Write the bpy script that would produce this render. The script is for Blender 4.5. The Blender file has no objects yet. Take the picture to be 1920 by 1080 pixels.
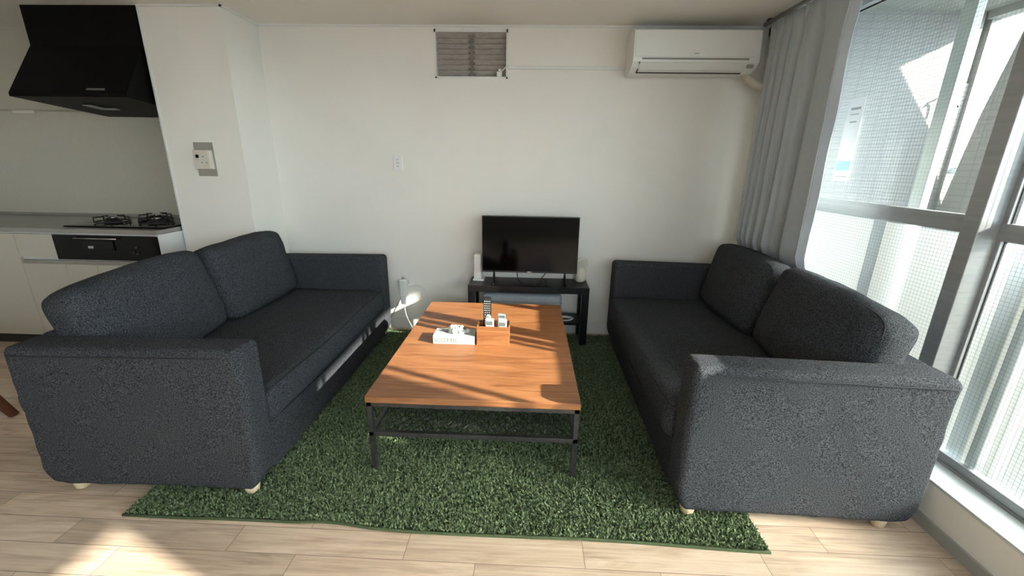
import bpy, bmesh, math, random
from mathutils import Vector, Matrix, noise
import numpy as np
random.seed(7)
SC = bpy.context.scene
COL = SC.collection
PI = math.pi

# ------------------------------------------------------------------ camera
D, CH = 3.378, 1.395                      # back wall distance, camera height
cd = bpy.data.cameras.new('camera'); cd.sensor_width = 36; cd.lens = 784.28 / 1920 * 36; cd.clip_start = .02
cam = bpy.data.objects.new('camera', cd); COL.objects.link(cam)
rt = Vector((0.99907, 0.04037, 0.01545)); dn = Vector((0.02633, -0.28469, -0.95826)); fw = Vector((-0.03429, 0.95777, -0.28549))
cam.matrix_world = Matrix(((rt.x, -dn.x, -fw.x, 0), (rt.y, -dn.y, -fw.y, 0), (rt.z, -dn.z, -fw.z, CH), (0, 0, 0, 1)))
SC.camera = cam
# ------------------------------------------------------------------ light
w = bpy.data.worlds.new('world'); SC.world = w; w.use_nodes = True
bg = w.node_tree.nodes['Background']; bg.inputs[0].default_value = (.80, .91, 1, 1); bg.inputs[1].default_value = 1.0
# hazy winter sky, brighter on the sunny side and towards the horizon, dim ground below
_n = w.node_tree.nodes; _l = w.node_tree.links
_tc = _n.new('ShaderNodeTexCoord'); _sp = _n.new('ShaderNodeSeparateXYZ'); _l.new(_tc.outputs['Generated'], _sp.inputs[0])
_mx = _n.new('ShaderNodeMapRange'); _mx.inputs[1].default_value = -.3; _mx.inputs[2].default_value = 1; _mx.inputs[3].default_value = 1.25; _mx.inputs[4].default_value = 2.9; _l.new(_sp.outputs[0], _mx.inputs[0])
_mz = _n.new('ShaderNodeMapRange'); _mz.inputs[1].default_value = -.12; _mz.inputs[2].default_value = .05; _mz.inputs[3].default_value = .22; _mz.inputs[4].default_value = 1; _l.new(_sp.outputs[2], _mz.inputs[0])
_mm = _n.new('ShaderNodeMath'); _mm.operation = 'MULTIPLY'; _l.new(_mx.outputs[0], _mm.inputs[0]); _l.new(_mz.outputs[0], _mm.inputs[1]); _l.new(_mm.outputs[0], bg.inputs[1])
sd = bpy.data.lights.new('sun', 'SUN'); sd.energy = 4.3; sd.angle = math.radians(.7); sd.color = (1, .93, .83)
sun = bpy.data.objects.new('sun', sd); COL.objects.link(sun)
sun.rotation_euler = Vector((1, -.4, .5)).to_track_quat('Z', 'Y').to_euler(); sun.location = (6, -2, 4)
SC.view_settings.view_transform = 'Standard'; SC.view_settings.look = 'None'; SC.view_settings.gamma = 1
SC.view_settings.use_curve_mapping = False
SC.view_settings.exposure = 2.36

# ------------------------------------------------------------------ materials
def mat(name, col, rough=.6, metal=0, col2=None, scale=20, stretch=(1, 1, 1), bump=0, bscale=None, spec=.5, detail=4, lo=.35, hi=.65, coord='Object', trans=0):
    m = bpy.data.materials.new(name); m.use_nodes = True; nt = m.node_tree; b = nt.nodes['Principled BSDF']
    b.inputs['Base Color'].default_value = (*col, 1); b.inputs['Roughness'].default_value = rough
    b.inputs['Metallic'].default_value = metal; b.inputs['Specular IOR Level'].default_value = spec
    tc = nt.nodes.new('ShaderNodeTexCoord'); mp = nt.nodes.new('ShaderNodeMapping'); mp.inputs['Scale'].default_value = stretch
    nt.links.new(tc.outputs[coord], mp.inputs[0])
    if col2:
        n = nt.nodes.new('ShaderNodeTexNoise'); n.inputs['Scale'].default_value = scale; n.inputs['Detail'].default_value = detail
        nt.links.new(mp.outputs[0], n.inputs['Vector'])
        r = nt.nodes.new('ShaderNodeValToRGB'); r.color_ramp.elements[0].position = lo; r.color_ramp.elements[1].position = hi
        r.color_ramp.elements[0].color = (*col, 1); r.color_ramp.elements[1].color = (*col2, 1)
        nt.links.new(n.outputs['Fac'], r.inputs[0]); nt.links.new(r.outputs[0], b.inputs['Base Color'])
    if bump:
        n2 = nt.nodes.new('ShaderNodeTexNoise'); n2.inputs['Scale'].default_value = bscale or scale; n2.inputs['Detail'].default_value = 3
        nt.links.new(mp.outputs[0], n2.inputs['Vector'])
        bp = nt.nodes.new('ShaderNodeBump'); bp.inputs['Strength'].default_value = bump; bp.inputs['Distance'].default_value = .002
        nt.links.new(n2.outputs['Fac'], bp.inputs['Height']); nt.links.new(bp.outputs[0], b.inputs['Normal'])
    return m

WALLP = mat('wallpaper', (.80, .775, .715), .85, col2=(.82, .795, .735), scale=3, bump=.25, bscale=250, spec=.2)
CEIL = mat('ceiling_paper', (.84, .81, .745), .9, bump=.2, bscale=200, spec=.1)
WPLAST = mat('white_plastic', (.78, .78, .75), .35, col2=(.80, .80, .77), scale=5)
WPAINT = mat('white_trim', (.72, .72, .70), .45, col2=(.76, .76, .74), scale=6)
CREAM = mat('cream_plastic', (.70, .66, .56), .45, col2=(.74, .70, .6), scale=8)
BLACK = mat('black_laminate', (.004, .004, .0045), .35, col2=(.008, .008, .009), scale=60, spec=.3)
HOODM = mat('hood_black', (.003, .003, .0028), .5, col2=(.0045, .0045, .004), scale=20, spec=.08)
GLOSSB = mat('glossy_black', (.001, .001, .0015), .10, col2=(.0015, .0015, .0015), scale=3, spec=.18)
BPLAST = mat('black_plastic', (.012, .012, .013), .45, col2=(.016, .016, .017), scale=30)
STEEL = mat('blackened_steel', (.045, .046, .047), .42, metal=.6, col2=(.065, .065, .066), scale=40)
ALU = mat('aluminium', (.33, .345, .35), .38, metal=.55, col2=(.38, .39, .395), scale=12, stretch=(1, .2, 6))
ALUL = mat('pale_aluminium', (.62, .66, .66), .35, metal=.3, col2=(.66, .70, .70), scale=12)
SSTEEL = mat('brushed_steel', (.34, .335, .32), .32, metal=.9, col2=(.42, .41, .39), scale=30, stretch=(.3, 8, 8))
CABM = mat('cabinet_front', (.50, .475, .41), .5, col2=(.54, .51, .44), scale=40, stretch=(8, 1, .4))
CABS = mat('cabinet_side', (.72, .72, .70), .5, col2=(.76, .76, .73), scale=9)
BSPLASH = mat('kitchen_panel', (.50, .475, .40), .4, col2=(.54, .51, .43), scale=60, stretch=(3, 1, .4))
FAB = mat('heather_grey_fabric', (.012, .0138, .0165), .95, col2=(.092, .097, .108), scale=230, stretch=(1, 1, 1.3), detail=7, lo=.37, hi=.68, bump=.6, bscale=330, spec=.1)
PIPE = mat('fabric_piping', (.020, .022, .026), .7, col2=(.05, .055, .06), scale=300, spec=.1)
CURT = mat('grey_curtain', (.43, .465, .495), .85, col2=(.46, .50, .53), scale=150, stretch=(1, 1, .15), bump=.2, bscale=300, spec=.3)
LINING = mat('curtain_lining', (.42, .47, .53), .35, col2=(.50, .55, .60), scale=9, stretch=(1, 1, .5), spec=.5)
TISS = mat('tissue_paper', (.60, .61, .60), .9, col2=(.64, .65, .64), scale=10)
CARD = mat('white_card', (.42, .43, .42), .7, col2=(.44, .45, .44), scale=10)
PALEG = mat('pale_print', (.19, .25, .22), .6, col2=(.21, .27, .24), scale=10)
PRINT = mat('grey_print', (.25, .30, .28), .6, col2=(.28, .33, .3), scale=10)
REMW = mat('remote_white', (.50, .52, .50), .5, col2=(.53, .55, .53), scale=10)
LCD = mat('lcd_grey', (.13, .15, .15), .2, col2=(.16, .18, .18), scale=40)
FOOT = mat('pale_wood_foot', (.62, .50, .33), .5, col2=(.68, .56, .39), scale=40, stretch=(1, 1, .2))
REDW = mat('red_brown_wood', (.10, .032, .014), .4, col2=(.15, .05, .022), scale=30, stretch=(6, 6, .6))
SLAT = mat('dusty_slat', (.30, .265, .235), .6, col2=(.38, .345, .31), scale=18, stretch=(1, 4, 4))
DARK = mat('dark_gap', (.03, .028, .026), .9, col2=(.04, .037, .034), scale=10)
BEIGEP = mat('beige_pipe_wrap', (.48, .42, .33), .6, col2=(.54, .48, .39), scale=20)
PLATE = mat('grey_brown_plate', (.30, .275, .235), .5, col2=(.33, .30, .26), scale=20)
BURN = mat('cast_iron', (.012, .012, .012), .5, metal=.3, col2=(.02, .02, .02), scale=60)
CHROME = mat('chrome', (.6, .6, .6), .15, metal=1, col2=(.66, .66, .66), scale=5)
CERAM = mat('cream_ceramic', (.62, .58, .46), .4, col2=(.72, .69, .58), scale=18)
STICKW = mat('sticker_white', (.80, .78, .77), .5, col2=(.84, .82, .81), scale=9)
STICKB = mat('sticker_blue', (.36, .56, .74), .5, col2=(.40, .60, .78), scale=9)
STICKG = mat('sticker_grey', (.35, .34, .34), .5, col2=(.4, .39, .39), scale=9)
CONC = mat('balcony_concrete', (.30, .315, .30), .85, col2=(.35, .365, .35), scale=6)
BASEB = mat('grey_baseboard', (.36, .36, .33), .5, col2=(.39, .39, .36), scale=8)
JOINT = mat('panel_joint', (.36, .34, .28), .6, col2=(.39, .37, .31), scale=9)

def tile_mat(name, c1, mortar, sx=.095, sz=.045):
    m = bpy.data.materials.new(name); m.use_nodes = True; nt = m.node_tree; b = nt.nodes['Principled BSDF']
    tc = nt.nodes.new('ShaderNodeTexCoord'); sp = nt.nodes.new('ShaderNodeSeparateXYZ'); cb = nt.nodes.new('ShaderNodeCombineXYZ')
    ad = nt.nodes.new('ShaderNodeMath'); ad.operation = 'ADD'
    nt.links.new(tc.outputs['Object'], sp.inputs[0]); nt.links.new(sp.outputs[0], ad.inputs[0]); nt.links.new(sp.outputs[1], ad.inputs[1])
    nt.links.new(ad.outputs[0], cb.inputs[0]); nt.links.new(sp.outputs[2], cb.inputs[1])
    br = nt.nodes.new('ShaderNodeTexBrick'); br.inputs['Scale'].default_value = 1; br.inputs['Mortar Size'].default_value = .004
    br.inputs['Brick Width'].default_value = sx; br.inputs['Row Height'].default_value = sz; br.offset = 0
    br.inputs['Color1'].default_value = (*c1, 1); br.inputs['Color2'].default_value = (*[x * .96 for x in c1], 1); br.inputs['Mortar'].default_value = (*mortar, 1)
    nt.links.new(cb.outputs[0], br.inputs['Vector']); nt.links.new(br.outputs['Color'], b.inputs['Base Color']); b.inputs['Roughness'].default_value = .5
    return m
TILE = tile_mat('white_mosaic_tile', (.34, .34, .33), (.27, .28, .275))
TILEG = tile_mat('pale_green_tile', (.62, .67, .64), (.45, .50, .48))

def wood_mat(name, ca, cb_, cc, axis=0, scale=1.0, rough=.35, planks=None):
    """wood with grain running along axis; planks=(len, width, x0, y0) adds rows of boards"""
    m = bpy.data.materials.new(name); m.use_nodes = True; nt = m.node_tree; b = nt.nodes['Principled BSDF']; L = nt.links
    tc = nt.nodes.new('ShaderNodeTexCoord'); base = tc.outputs['Object']
    bc = None
    if planks:
        mp0 = nt.nodes.new('ShaderNodeMapping'); mp0.inputs['Location'].default_value = (-planks[2], -planks[3], 0); L.new(base, mp0.inputs[0])
        br = nt.nodes.new('ShaderNodeTexBrick'); br.inputs['Scale'].default_value = 1; br.inputs['Mortar Size'].default_value = .0012; br.inputs['Mortar Smooth'].default_value = .3
        br.inputs['Brick Width'].default_value = planks[0]; br.inputs['Row Height'].default_value = planks[1]; br.offset = .4; br.offset_frequency = 2
        br.inputs['Color1'].default_value = (0, 0, 0, 1); br.inputs['Color2'].default_value = (1, 1, 1, 1); br.inputs['Mortar'].default_value = (.5, .5, .5, 1)
        L.new(mp0.outputs[0], br.inputs['Vector']); bc = br
    mp = nt.nodes.new('ShaderNodeMapping'); s = [9, 9, 9]; s[axis] = 1.1; mp.inputs['Scale'].default_value = [x * scale for x in s]
    if bc:
        va = nt.nodes.new('ShaderNodeVectorMath'); va.operation = 'SCALE'; va.inputs[3].default_value = 17.0
        L.new(bc.outputs['Color'], va.inputs[0]); vb = nt.nodes.new('ShaderNodeVectorMath'); vb.operation = 'ADD'
        L.new(base, vb.inputs[0]); L.new(va.outputs[0], vb.inputs[1]); L.new(vb.outputs[0], mp.inputs[0])
    else: L.new(base, mp.inputs[0])
    n = nt.nodes.new('ShaderNodeTexNoise'); n.inputs['Scale'].default_value = 1.6; n.inputs['Detail'].default_value = 8; n.inputs['Roughness'].default_value = .62; n.inputs['Distortion'].default_value = 1.4
    L.new(mp.outputs[0], n.inputs['Vector'])
    mp2 = nt.nodes.new('ShaderNodeMapping'); s2 = [70, 70, 70]; s2[axis] = 2.5; mp2.inputs['Scale'].default_value = [x * scale for x in s2]
    L.new(base, mp2.inputs[0]); n2 = nt.nodes.new('ShaderNodeTexNoise'); n2.inputs['Scale'].default_value = 1.5; n2.inputs['Detail'].default_value = 3; L.new(mp2.outputs[0], n2.inputs['Vector'])
    mx = nt.nodes.new('ShaderNodeMix'); mx.inputs[0].default_value = .35; L.new(n.outputs['Fac'], mx.inputs[2]); L.new(n2.outputs['Fac'], mx.inputs[3])
    r = nt.nodes.new('ShaderNodeValToRGB'); e = r.color_ramp.elements; e[0].position = .36; e[1].position = .64; e[0].color = (*ca, 1); e[1].color = (*cc, 1)
    k = e.new(.5); k.color = (*cb_, 1); L.new(mx.outputs[0], r.inputs[0]); out = r.outputs[0]
    if bc:
        hs = nt.nodes.new('ShaderNodeHueSaturation'); mr = nt.nodes.new('ShaderNodeMapRange'); mr.inputs[3].default_value = .86; mr.inputs[4].default_value = 1.12
        L.new(bc.outputs['Color'], mr.inputs[0]); L.new(mr.outputs[0], hs.inputs['Value']); L.new(out, hs.inputs['Color'])
        # a few darker knots, and the dark joints
        kn = nt.nodes.new('ShaderNodeTexNoise'); kn.inputs['Scale'].default_value = 3.2; kn.inputs['Detail'].default_value = 2
        mk = nt.nodes.new('ShaderNodeMapping'); mk.inputs['Scale'].default_value = (1, 3, 1); L.new(base, mk.inputs[0]); L.new(mk.outputs[0], kn.inputs['Vector'])
        kr = nt.nodes.new('ShaderNodeMapRange'); kr.inputs[1].default_value = .66; kr.inputs[2].default_value = .78; kr.inputs[4].default_value = .55; L.new(kn.outputs['Fac'], kr.inputs[0])
        m1 = nt.nodes.new('ShaderNodeMix'); m1.data_type = 'RGBA'; m1.inputs[7].default_value = (.22, .15, .10, 1); L.new(kr.outputs[0], m1.inputs[0]); L.new(hs.outputs[0], m1.inputs[6])
        m2 = nt.nodes.new('ShaderNodeMix'); m2.data_type = 'RGBA'; m2.inputs[7].default_value = (.16, .11, .08, 1); L.new(bc.outputs['Fac'], m2.inputs[0]); L.new(m1.outputs[2], m2.inputs[6]); out = m2.outputs[2]
    L.new(out, b.inputs['Base Color']); b.inputs['Roughness'].default_value = rough
    bp = nt.nodes.new('ShaderNodeBump'); bp.inputs['Strength'].default_value = .12; bp.inputs['Distance'].default_value = .001; L.new(mx.outputs[0], bp.inputs['Height']); L.new(bp.outputs[0], b.inputs['Normal'])
    return m
FLOORM = wood_mat('oak_plank_floor', (.43, .31, .225), (.62, .475, .36), (.74, .60, .475), 0, 1.0, .42, planks=(.665, .1155, -.16, 1.165))
WALNUT = wood_mat('walnut_table_wood', (.180, .064, .021), (.290, .115, .042), (.375, .165, .066), 0, 1.3, .36)

def glass_mat(name, frosted):
    m = bpy.data.materials.new(name); m.use_nodes = True; nt = m.node_tree; L = nt.links
    for n in list(nt.nodes): nt.nodes.remove(n)
    N = nt.nodes.new; out = N('ShaderNodeOutputMaterial')
    fr = N('ShaderNodeFresnel'); fr.inputs[0].default_value = 1.45
    ge = N('ShaderNodeNewGeometry'); io = N('ShaderNodeMapRange'); io.inputs[3].default_value = 1.45; io.inputs[4].default_value = 1 / 1.45
    L.new(ge.outputs['Backfacing'], io.inputs[0]); L.new(io.outputs[0], fr.inputs[0])
    gl = N('ShaderNodeBsdfGlossy'); gl.inputs['Roughness'].default_value = .25 if frosted else .02
    if frosted:
        t1 = N('ShaderNodeBsdfTranslucent'); t1.inputs[0].default_value = (.38, .41, .39, 1)
        t2 = N('ShaderNodeBsdfRefraction'); t2.inputs['Color'].default_value = (.68, .73, .70, 1); t2.inputs['Roughness'].default_value = 1.0; t2.inputs['IOR'].default_value = 1.22
        mx = N('ShaderNodeMixShader'); mx.inputs[0].default_value = .80; L.new(t1.outputs[0], mx.inputs[1]); L.new(t2.outputs[0], mx.inputs[2]); core = mx.outputs[0]
    else:
        t = N('ShaderNodeBsdfTransparent'); t.inputs[0].default_value = (.90, .95, .92, 1); core = t.outputs[0]
    # wire grid cast into the pane
    tc = N('ShaderNodeTexCoord'); sp = N('ShaderNodeSeparateXYZ'); L.new(tc.outputs['Object'], sp.inputs[0])
    fs = []
    for ax in (1, 2):
        a = N('ShaderNodeMath'); a.operation = 'DIVIDE'; a.inputs[1].default_value = .0165; L.new(sp.outputs[ax], a.inputs[0])
        f = N('ShaderNodeMath'); f.operation = 'FRACT'; L.new(a.outputs[0], f.inputs[0])
        c = N('ShaderNodeMath'); c.operation = 'LESS_THAN'; c.inputs[1].default_value = .06; L.new(f.outputs[0], c.inputs[0]); fs.append(c)
    mm = N('ShaderNodeMath'); mm.operation = 'MAXIMUM'; L.new(fs[0].outputs[0], mm.inputs[0]); L.new(fs[1].outputs[0], mm.inputs[1])
    wd = N('ShaderNodeBsdfDiffuse'); wd.inputs[0].default_value = (*((.22, .23, .22) if frosted else (.36, .38, .37)), 1)
    m1 = N('ShaderNodeMixShader'); L.new(fr.outputs[0], m1.inputs[0]); L.new(core, m1.inputs[1]); L.new(gl.outputs[0], m1.inputs[2])
    m2 = N('ShaderNodeMixShader'); L.new(mm.outputs[0], m2.inputs[0]); L.new(m1.outputs[0], m2.inputs[1]); L.new(wd.outputs[0], m2.inputs[2])
    L.new(m2.outputs[0], out.inputs[0])
    return m
CLEARG = glass_mat('clear_wired_glass', False)
FROSTG = glass_mat('frosted_wired_glass', True)

# ------------------------------------------------------------------ mesh helpers
def setp(o, label=None, cat=None, group=None, kind=None):
    for k, v in (('label', label), ('category', cat), ('group', group), ('kind', kind)):
        if v: o[k] = v
    return o
def thing(name, label, cat, loc=(0, 0, 0), rz=0, group=None):
    o = bpy.data.objects.new(name, None); COL.objects.link(o); o.empty_display_size = .05
    o.matrix_basis = Matrix.Translation(loc) @ Matrix.Rotation(rz, 4, 'Z')
    return setp(o, label, cat, group)
class MB:
    def __init__(s): s.v = []; s.f = []
    def add(s, vs, fs):
        n = len(s.v); s.v += [tuple(v) for v in vs]; s.f += [tuple(i + n for i in f) for f in fs]; return s
    def box(s, a, b, rot=None, piv=None):
        x0, y0, z0 = [min(p, q) for p, q in zip(a, b)]; x1, y1, z1 = [max(p, q) for p, q in zip(a, b)]
        vs = [Vector(p) for p in ((x0, y0, z0), (x1, y0, z0), (x1, y1, z0), (x0, y1, z0), (x0, y0, z1), (x1, y0, z1), (x1, y1, z1), (x0, y1, z1))]
        if rot is not None:
            c = Vector(piv) if piv else sum(vs, Vector()) / 8
            vs = [c + rot @ (v - c) for v in vs]
        return s.add(vs, [(0, 3, 2, 1), (4, 5, 6, 7), (0, 1, 5, 4), (1, 2, 6, 5), (2, 3, 7, 6), (3, 0, 4, 7)])
    def tube(s, path, r, n=8, closed=False, r2=None):
        P = [Vector(p) for p in path]; m = len(P); rings = []
        up = Vector((0, 0, 1)); prev = None
        for i, p in enumerate(P):
            a = P[i - 1] if (i > 0 or closed) else p; b = P[(i + 1) % m] if (i < m - 1 or closed) else p
            t = (b - a); t = t.normalized() if t.length > 1e-9 else Vector((0, 0, 1))
            if prev is None:
                u = t.cross(up); u = t.cross(Vector((1, 0, 0))) if u.length < .05 else u; u.normalize()
            else:
                u = prev - t * prev.dot(t); u = u.normalized() if u.length > 1e-6 else t.orthogonal().normalized()
            prev = u; v = t.cross(u); rr = r if r2 is None else r + (r2 - r) * i / (m - 1)
            rings.append([p + (u * math.cos(2 * PI * k / n) + v * math.sin(2 * PI * k / n)) * rr for k in range(n)])
        vs = [q for R_ in rings for q in R_]; fs = []
        for i in range(m if closed else m - 1):
            j = (i + 1) % m
            for k in range(n): fs.append((i * n + k, i * n + (k + 1) % n, j * n + (k + 1) % n, j * n + k))
        if not closed: fs += [tuple(range(n - 1, -1, -1)), tuple((m - 1) * n + k for k in range(n))]
        return s.add(vs, fs)
    def prism(s, poly, axis, a, b):
        """poly: 2D points in the two other axes (cyclic order), extruded along axis from a to b"""
        def mk(p, t): q = list(p); q.insert(axis, t); return Vector(q)
        n = len(poly); vs = [mk(p, a) for p in poly] + [mk(p, b) for p in poly]
        return s.add(vs, [tuple(range(n)), tuple(range(2 * n - 1, n - 1, -1))] + [(i, i + n, (i + 1) % n + n, (i + 1) % n) for i in range(n)])
    def lathe(s, prof, c, n=20):
        vs = []; fs = []; m = len(prof)
        for r, z in prof:
            for k in range(n): vs.append((c[0] + r * math.cos(2 * PI * k / n), c[1] + r * math.sin(2 * PI * k / n), c[2] + z))
        for i in range(m - 1):
            for k in range(n): fs.append((i * n + k, i * n + (k + 1) % n, (i + 1) * n + (k + 1) % n, (i + 1) * n + k))
        fs += [tuple(range(n - 1, -1, -1)), tuple((m - 1) * n + k for k in range(n))]
        return s.add(vs, fs)
    def rbox(s, lo, hi, r, puff=(0, 0, 0), step=.06, fn=None, rs=4):
        """rounded box with optional pillow puff and deform callback"""
        lo = Vector(lo); hi = Vector(hi); r = min(r, *[(hi[i] - lo[i]) / 2 * .999 for i in range(3)])
        def ticks(a):
            L_ = hi[a] - lo[a] - 2 * r; n = max(1, int(math.ceil(L_ / step)))
            t = [lo[a] + r * (1 - math.cos(PI / 2 * i / rs)) if 0 else lo[a] + r * (i / rs) for i in range(rs)]
            t += [lo[a] + r + L_ * i / n for i in range(n + 1)]
            return t + [hi[a] - r * (1 - i / rs) for i in range(1, rs + 1)]
        T = [ticks(a) for a in range(3)]; idx = {}; vs = []; fs = []
        def vid(p):
            k = tuple(round(x, 6) for x in p)
            if k in idx: return idx[k]
            p = Vector(p); q = Vector([min(max(p[a], lo[a] + r), hi[a] - r) for a in range(3)]); d = p - q; nrm = d.normalized() if d.length > 0 else Vector((0, 0, 1))
            # equal-angle rounding
            o = q + nrm * r
            u = [(2 * (o[a] - lo[a]) / (hi[a] - lo[a]) - 1) for a in range(3)]
            for a in range(3):
                b, c = (a + 1) % 3, (a + 2) % 3
                o[a] += puff[a] * u[a] * max(0, 1 - u[b] ** 2) ** .8 * max(0, 1 - u[c] ** 2) ** .8
            if fn: o = fn(o.copy(), u, nrm)
            idx[k] = len(vs); vs.append(o); return idx[k]
        for a in range(3):
            b, c = (a + 1) % 3, (a + 2) % 3
            for side in (0, 1):
                w_ = T[a][-1] if side else T[a][0]
                for i in range(len(T[b]) - 1):
                    for j in range(len(T[c]) - 1):
                        quad = []
                        for (ii, jj) in ((i, j), (i + 1, j), (i + 1, j + 1), (i, j + 1)):
                            p = [0, 0, 0]; p[a] = w_; p[b] = T[b][ii]; p[c] = T[c][jj]; quad.append(vid(p))
                        fs.append(tuple(quad if side else quad[::-1]))
        return s.add(vs, fs)
    def build(s, name, m, parent=None, smooth=False, bevel=0, kind=None, label=None, sub=0, xf=None, seg=2):
        vs = [Vector(v) for v in s.v]
        if xf is not None: vs = [xf @ v for v in vs]
        me = bpy.data.meshes.new(name); me.from_pydata([tuple(v) for v in vs], [], s.f); me.materials.append(m)
        if smooth:
            for p in me.polygons: p.use_smooth = True
        o = bpy.data.objects.new(name, me); COL.objects.link(o)
        if parent: o.parent = parent
        if bevel:
            bm_ = bmesh.new(); bm_.from_mesh(me); bmesh.ops.recalc_face_normals(bm_, faces=bm_.faces)
            ed = [e for e in bm_.edges if len(e.link_faces) == 2 and e.calc_face_angle(0) > .5]
            bmesh.ops.bevel(bm_, geom=ed, offset=bevel, segments=seg, affect='EDGES', profile=.5)
            bm_.to_mesh(me); bm_.free()
        if kind: o['kind'] = kind
        if label: o['label'] = label
        return o
def B(a, b): return MB().box(a, b)
def struct(name, mb, m, **k): return mb.build(name, m, kind='structure', **k)
def text_part(name, body, size, m, parent, mtx, ext=.0004):
    cu = bpy.data.curves.new(name, 'FONT'); cu.body = body; cu.size = size; cu.extrude = ext; cu.align_x = 'CENTER'; cu.align_y = 'CENTER'
    t = bpy.data.objects.new('tmp_text', cu); COL.objects.link(t); bpy.context.view_layer.update()
    me = bpy.data.meshes.new_from_object(t.evaluated_get(bpy.context.evaluated_depsgraph_get())); bpy.data.objects.remove(t)
    me = me.copy(); me.name = name; me.materials.clear(); me.materials.append(m); me.transform(mtx)
    o = bpy.data.objects.new(name, me); COL.objects.link(o); o.parent = parent; return o
def dup(o, parent=None):
    c = o.copy(); COL.objects.link(c); c.parent = parent
    for ch in list(o.children): dup(ch, c)
    return c
def nz(p, s, seed=0): return noise.noise(Vector(p) * s + Vector((seed, seed * 1.7, 0)))

# ------------------------------------------------------------------ room
RX, CZ, NY = 1.645, 2.335, -2.3          # right wall face, ceiling, near wall
KX, KY = -2.538, 3.45                    # column edge, kitchen back wall
LX = -5.3
WX = 1.90                                # outer face of window wall
struct('floor', B((LX, NY, -.12), (WX, 3.9, 0)), FLOORM)
struct('ceiling', B((LX, NY, CZ), (WX, 3.9, CZ + .12)), CEIL)
# back wall with the louver opening
lx0, lx1, lz0, lz1 = -.712, -.178, 1.990, 2.310
m = MB(); m.box((-2.0, D, 0), (lx0, D + .15, CZ)).box((lx1, D, 0), (WX, D + .15, CZ)).box((lx0, D, 0), (lx1, D + .15, lz0)).box((lx0, D, lz1), (lx1, D + .15, CZ))
m.box((-2.0, D + .15, 0), (WX, D + .2, CZ))
struct('wall_back', m, WALLP)
struct('wall_column', B((KX, 2.99, 0), (-2.0, 3.6, CZ)), WALLP)
struct('trim_2', B((KX - .012, 2.984, 0), (KX, 3.45, CZ)), WPAINT)
struct('wall_kitchen', B((LX, KY, 0), (KX, 3.6, CZ)), BSPLASH)
struct('wall_left', B((LX - .1, NY, 0), (LX, 3.6, CZ)), WALLP)
FX0, FX1, FZ0, FZ1 = -1.0, 1.5, 1.10, 2.15
m = MB(); m.box((LX, NY - .1, 0), (FX0, NY, CZ)).box((FX1, NY - .1, 0), (WX, NY, CZ)).box((FX0, NY - .1, 0), (FX1, NY, FZ0)).box((FX0, NY - .1, FZ1), (FX1, NY, CZ))
struct('wall_front', m, WALLP)
m = MB(); ya, yb = NY - .07, NY - .03
m.box((FX0, ya, FZ0), (FX1, yb, FZ0 + .04)).box((FX0, ya, FZ1 - .04), (FX1, yb, FZ1))
for x in (FX0, (FX0 + FX1) / 2 - .02, FX1 - .04): m.box((x, ya, FZ0 + .04), (x + .04, yb, FZ1 - .04))
struct('window_5', m, ALU)  # added window behind the camera, opened to let fill light in
# right wall: low wall, end piers, lintel
m = MB(); m.box((RX, NY, 0), (WX, D, .195)).box((RX, 3.02, .195), (WX, D, CZ)).box((RX, NY, .195), (WX, -2.05, CZ)).box((RX, NY, 2.27), (WX, D, CZ))
struct('wall_right', m, WALLP)
struct('trim_3', B((RX - .004, -2.05, .192), (1.775, 3.22, .205)), ALUL, bevel=.003)
struct('baseboard_right', B((RX - .012, NY, 0), (RX, 3.30, .05)), BASEB)
struct('baseboard_back', MB().box((-2.0, D - .009, 0), (RX, D, .098)), WPAINT, bevel=.003)
struct('baseboard_column', MB().box((KX, 2.981, 0), (-1.991, 2.99, .098)).box((-2.0, 2.981, 0), (-1.991, D, .098)), WPAINT)
struct('trim_1', MB().box((-2.0, D - .010, CZ - .012), (WX, D, CZ)).box((-2.0, 2.98, CZ - .012), (-1.99, D, CZ)).box((KX, 2.98, CZ - .012), (-1.99, 2.99, CZ)), WPAINT)

# ------------------------------------------------------------------ windows
# inner sash (left pane, behind the curtain end) and deeper sash (right pane), wide mullion between, transom at 1.19 m
ZB, ZT = .205, 2.27
def window(i, y0, y1, xg, stile=.03, tr=(1.158, 1.228)):
    fr = MB(); a = .020
    fr.box((xg - a, y0, ZB), (xg + a, y1, ZB + .045)).box((xg - a, y0, ZT - .05), (xg + a, y1, ZT))
    fr.box((xg - a, y0, ZB), (xg + a, y0 + stile, ZT)).box((xg - a, y1 - stile, ZB), (xg + a, y1, ZT))
    fr.box((xg - a - .004, y0, tr[0]), (xg + a, y1, tr[1]))
    w_ = struct('window_%d' % i, fr, ALU, bevel=.0025)
    g = MB(); g.add([(xg, y0 + stile, tr[1]), (xg, y1 - stile, tr[1]), (xg, y1 - stile, ZT - .05), (xg, y0 + stile, ZT - .05)], [(3, 2, 1, 0)])
    g.build('pane', CLEARG, w_, label='clear wired upper pane')
    g = MB(); g.add([(xg, y0 + stile, ZB + .045), (xg, y1 - stile, ZB + .045), (xg, y1 - stile, tr[0]), (xg, y0 + stile, tr[0])], [(3, 2, 1, 0)])
    g.build('pane', FROSTG, w_, label='frosted wired lower pane')
    bd = MB()
    for (z0, z1) in ((ZB + .045, tr[0]), (tr[1], ZT - .05)):
        for y in (y0 + stile, y1 - stile): bd.box((xg - .006, y - .003, z0), (xg + .006, y + .003, z1))
    bd.build('glazing_bead', BPLAST, w_)
    return w_
window(1, 1.700, 3.03, 1.752)
window(2, .745, 1.662, 1.800, tr=(1.143, 1.208))
window(3, -.62, .72, 1.752)
window(4, -2.05, -.65, 1.800)
struct('trim_4', B((1.700, 1.648, ZB), (1.842, 1.715, ZT)), ALU, bevel=.003)
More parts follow.
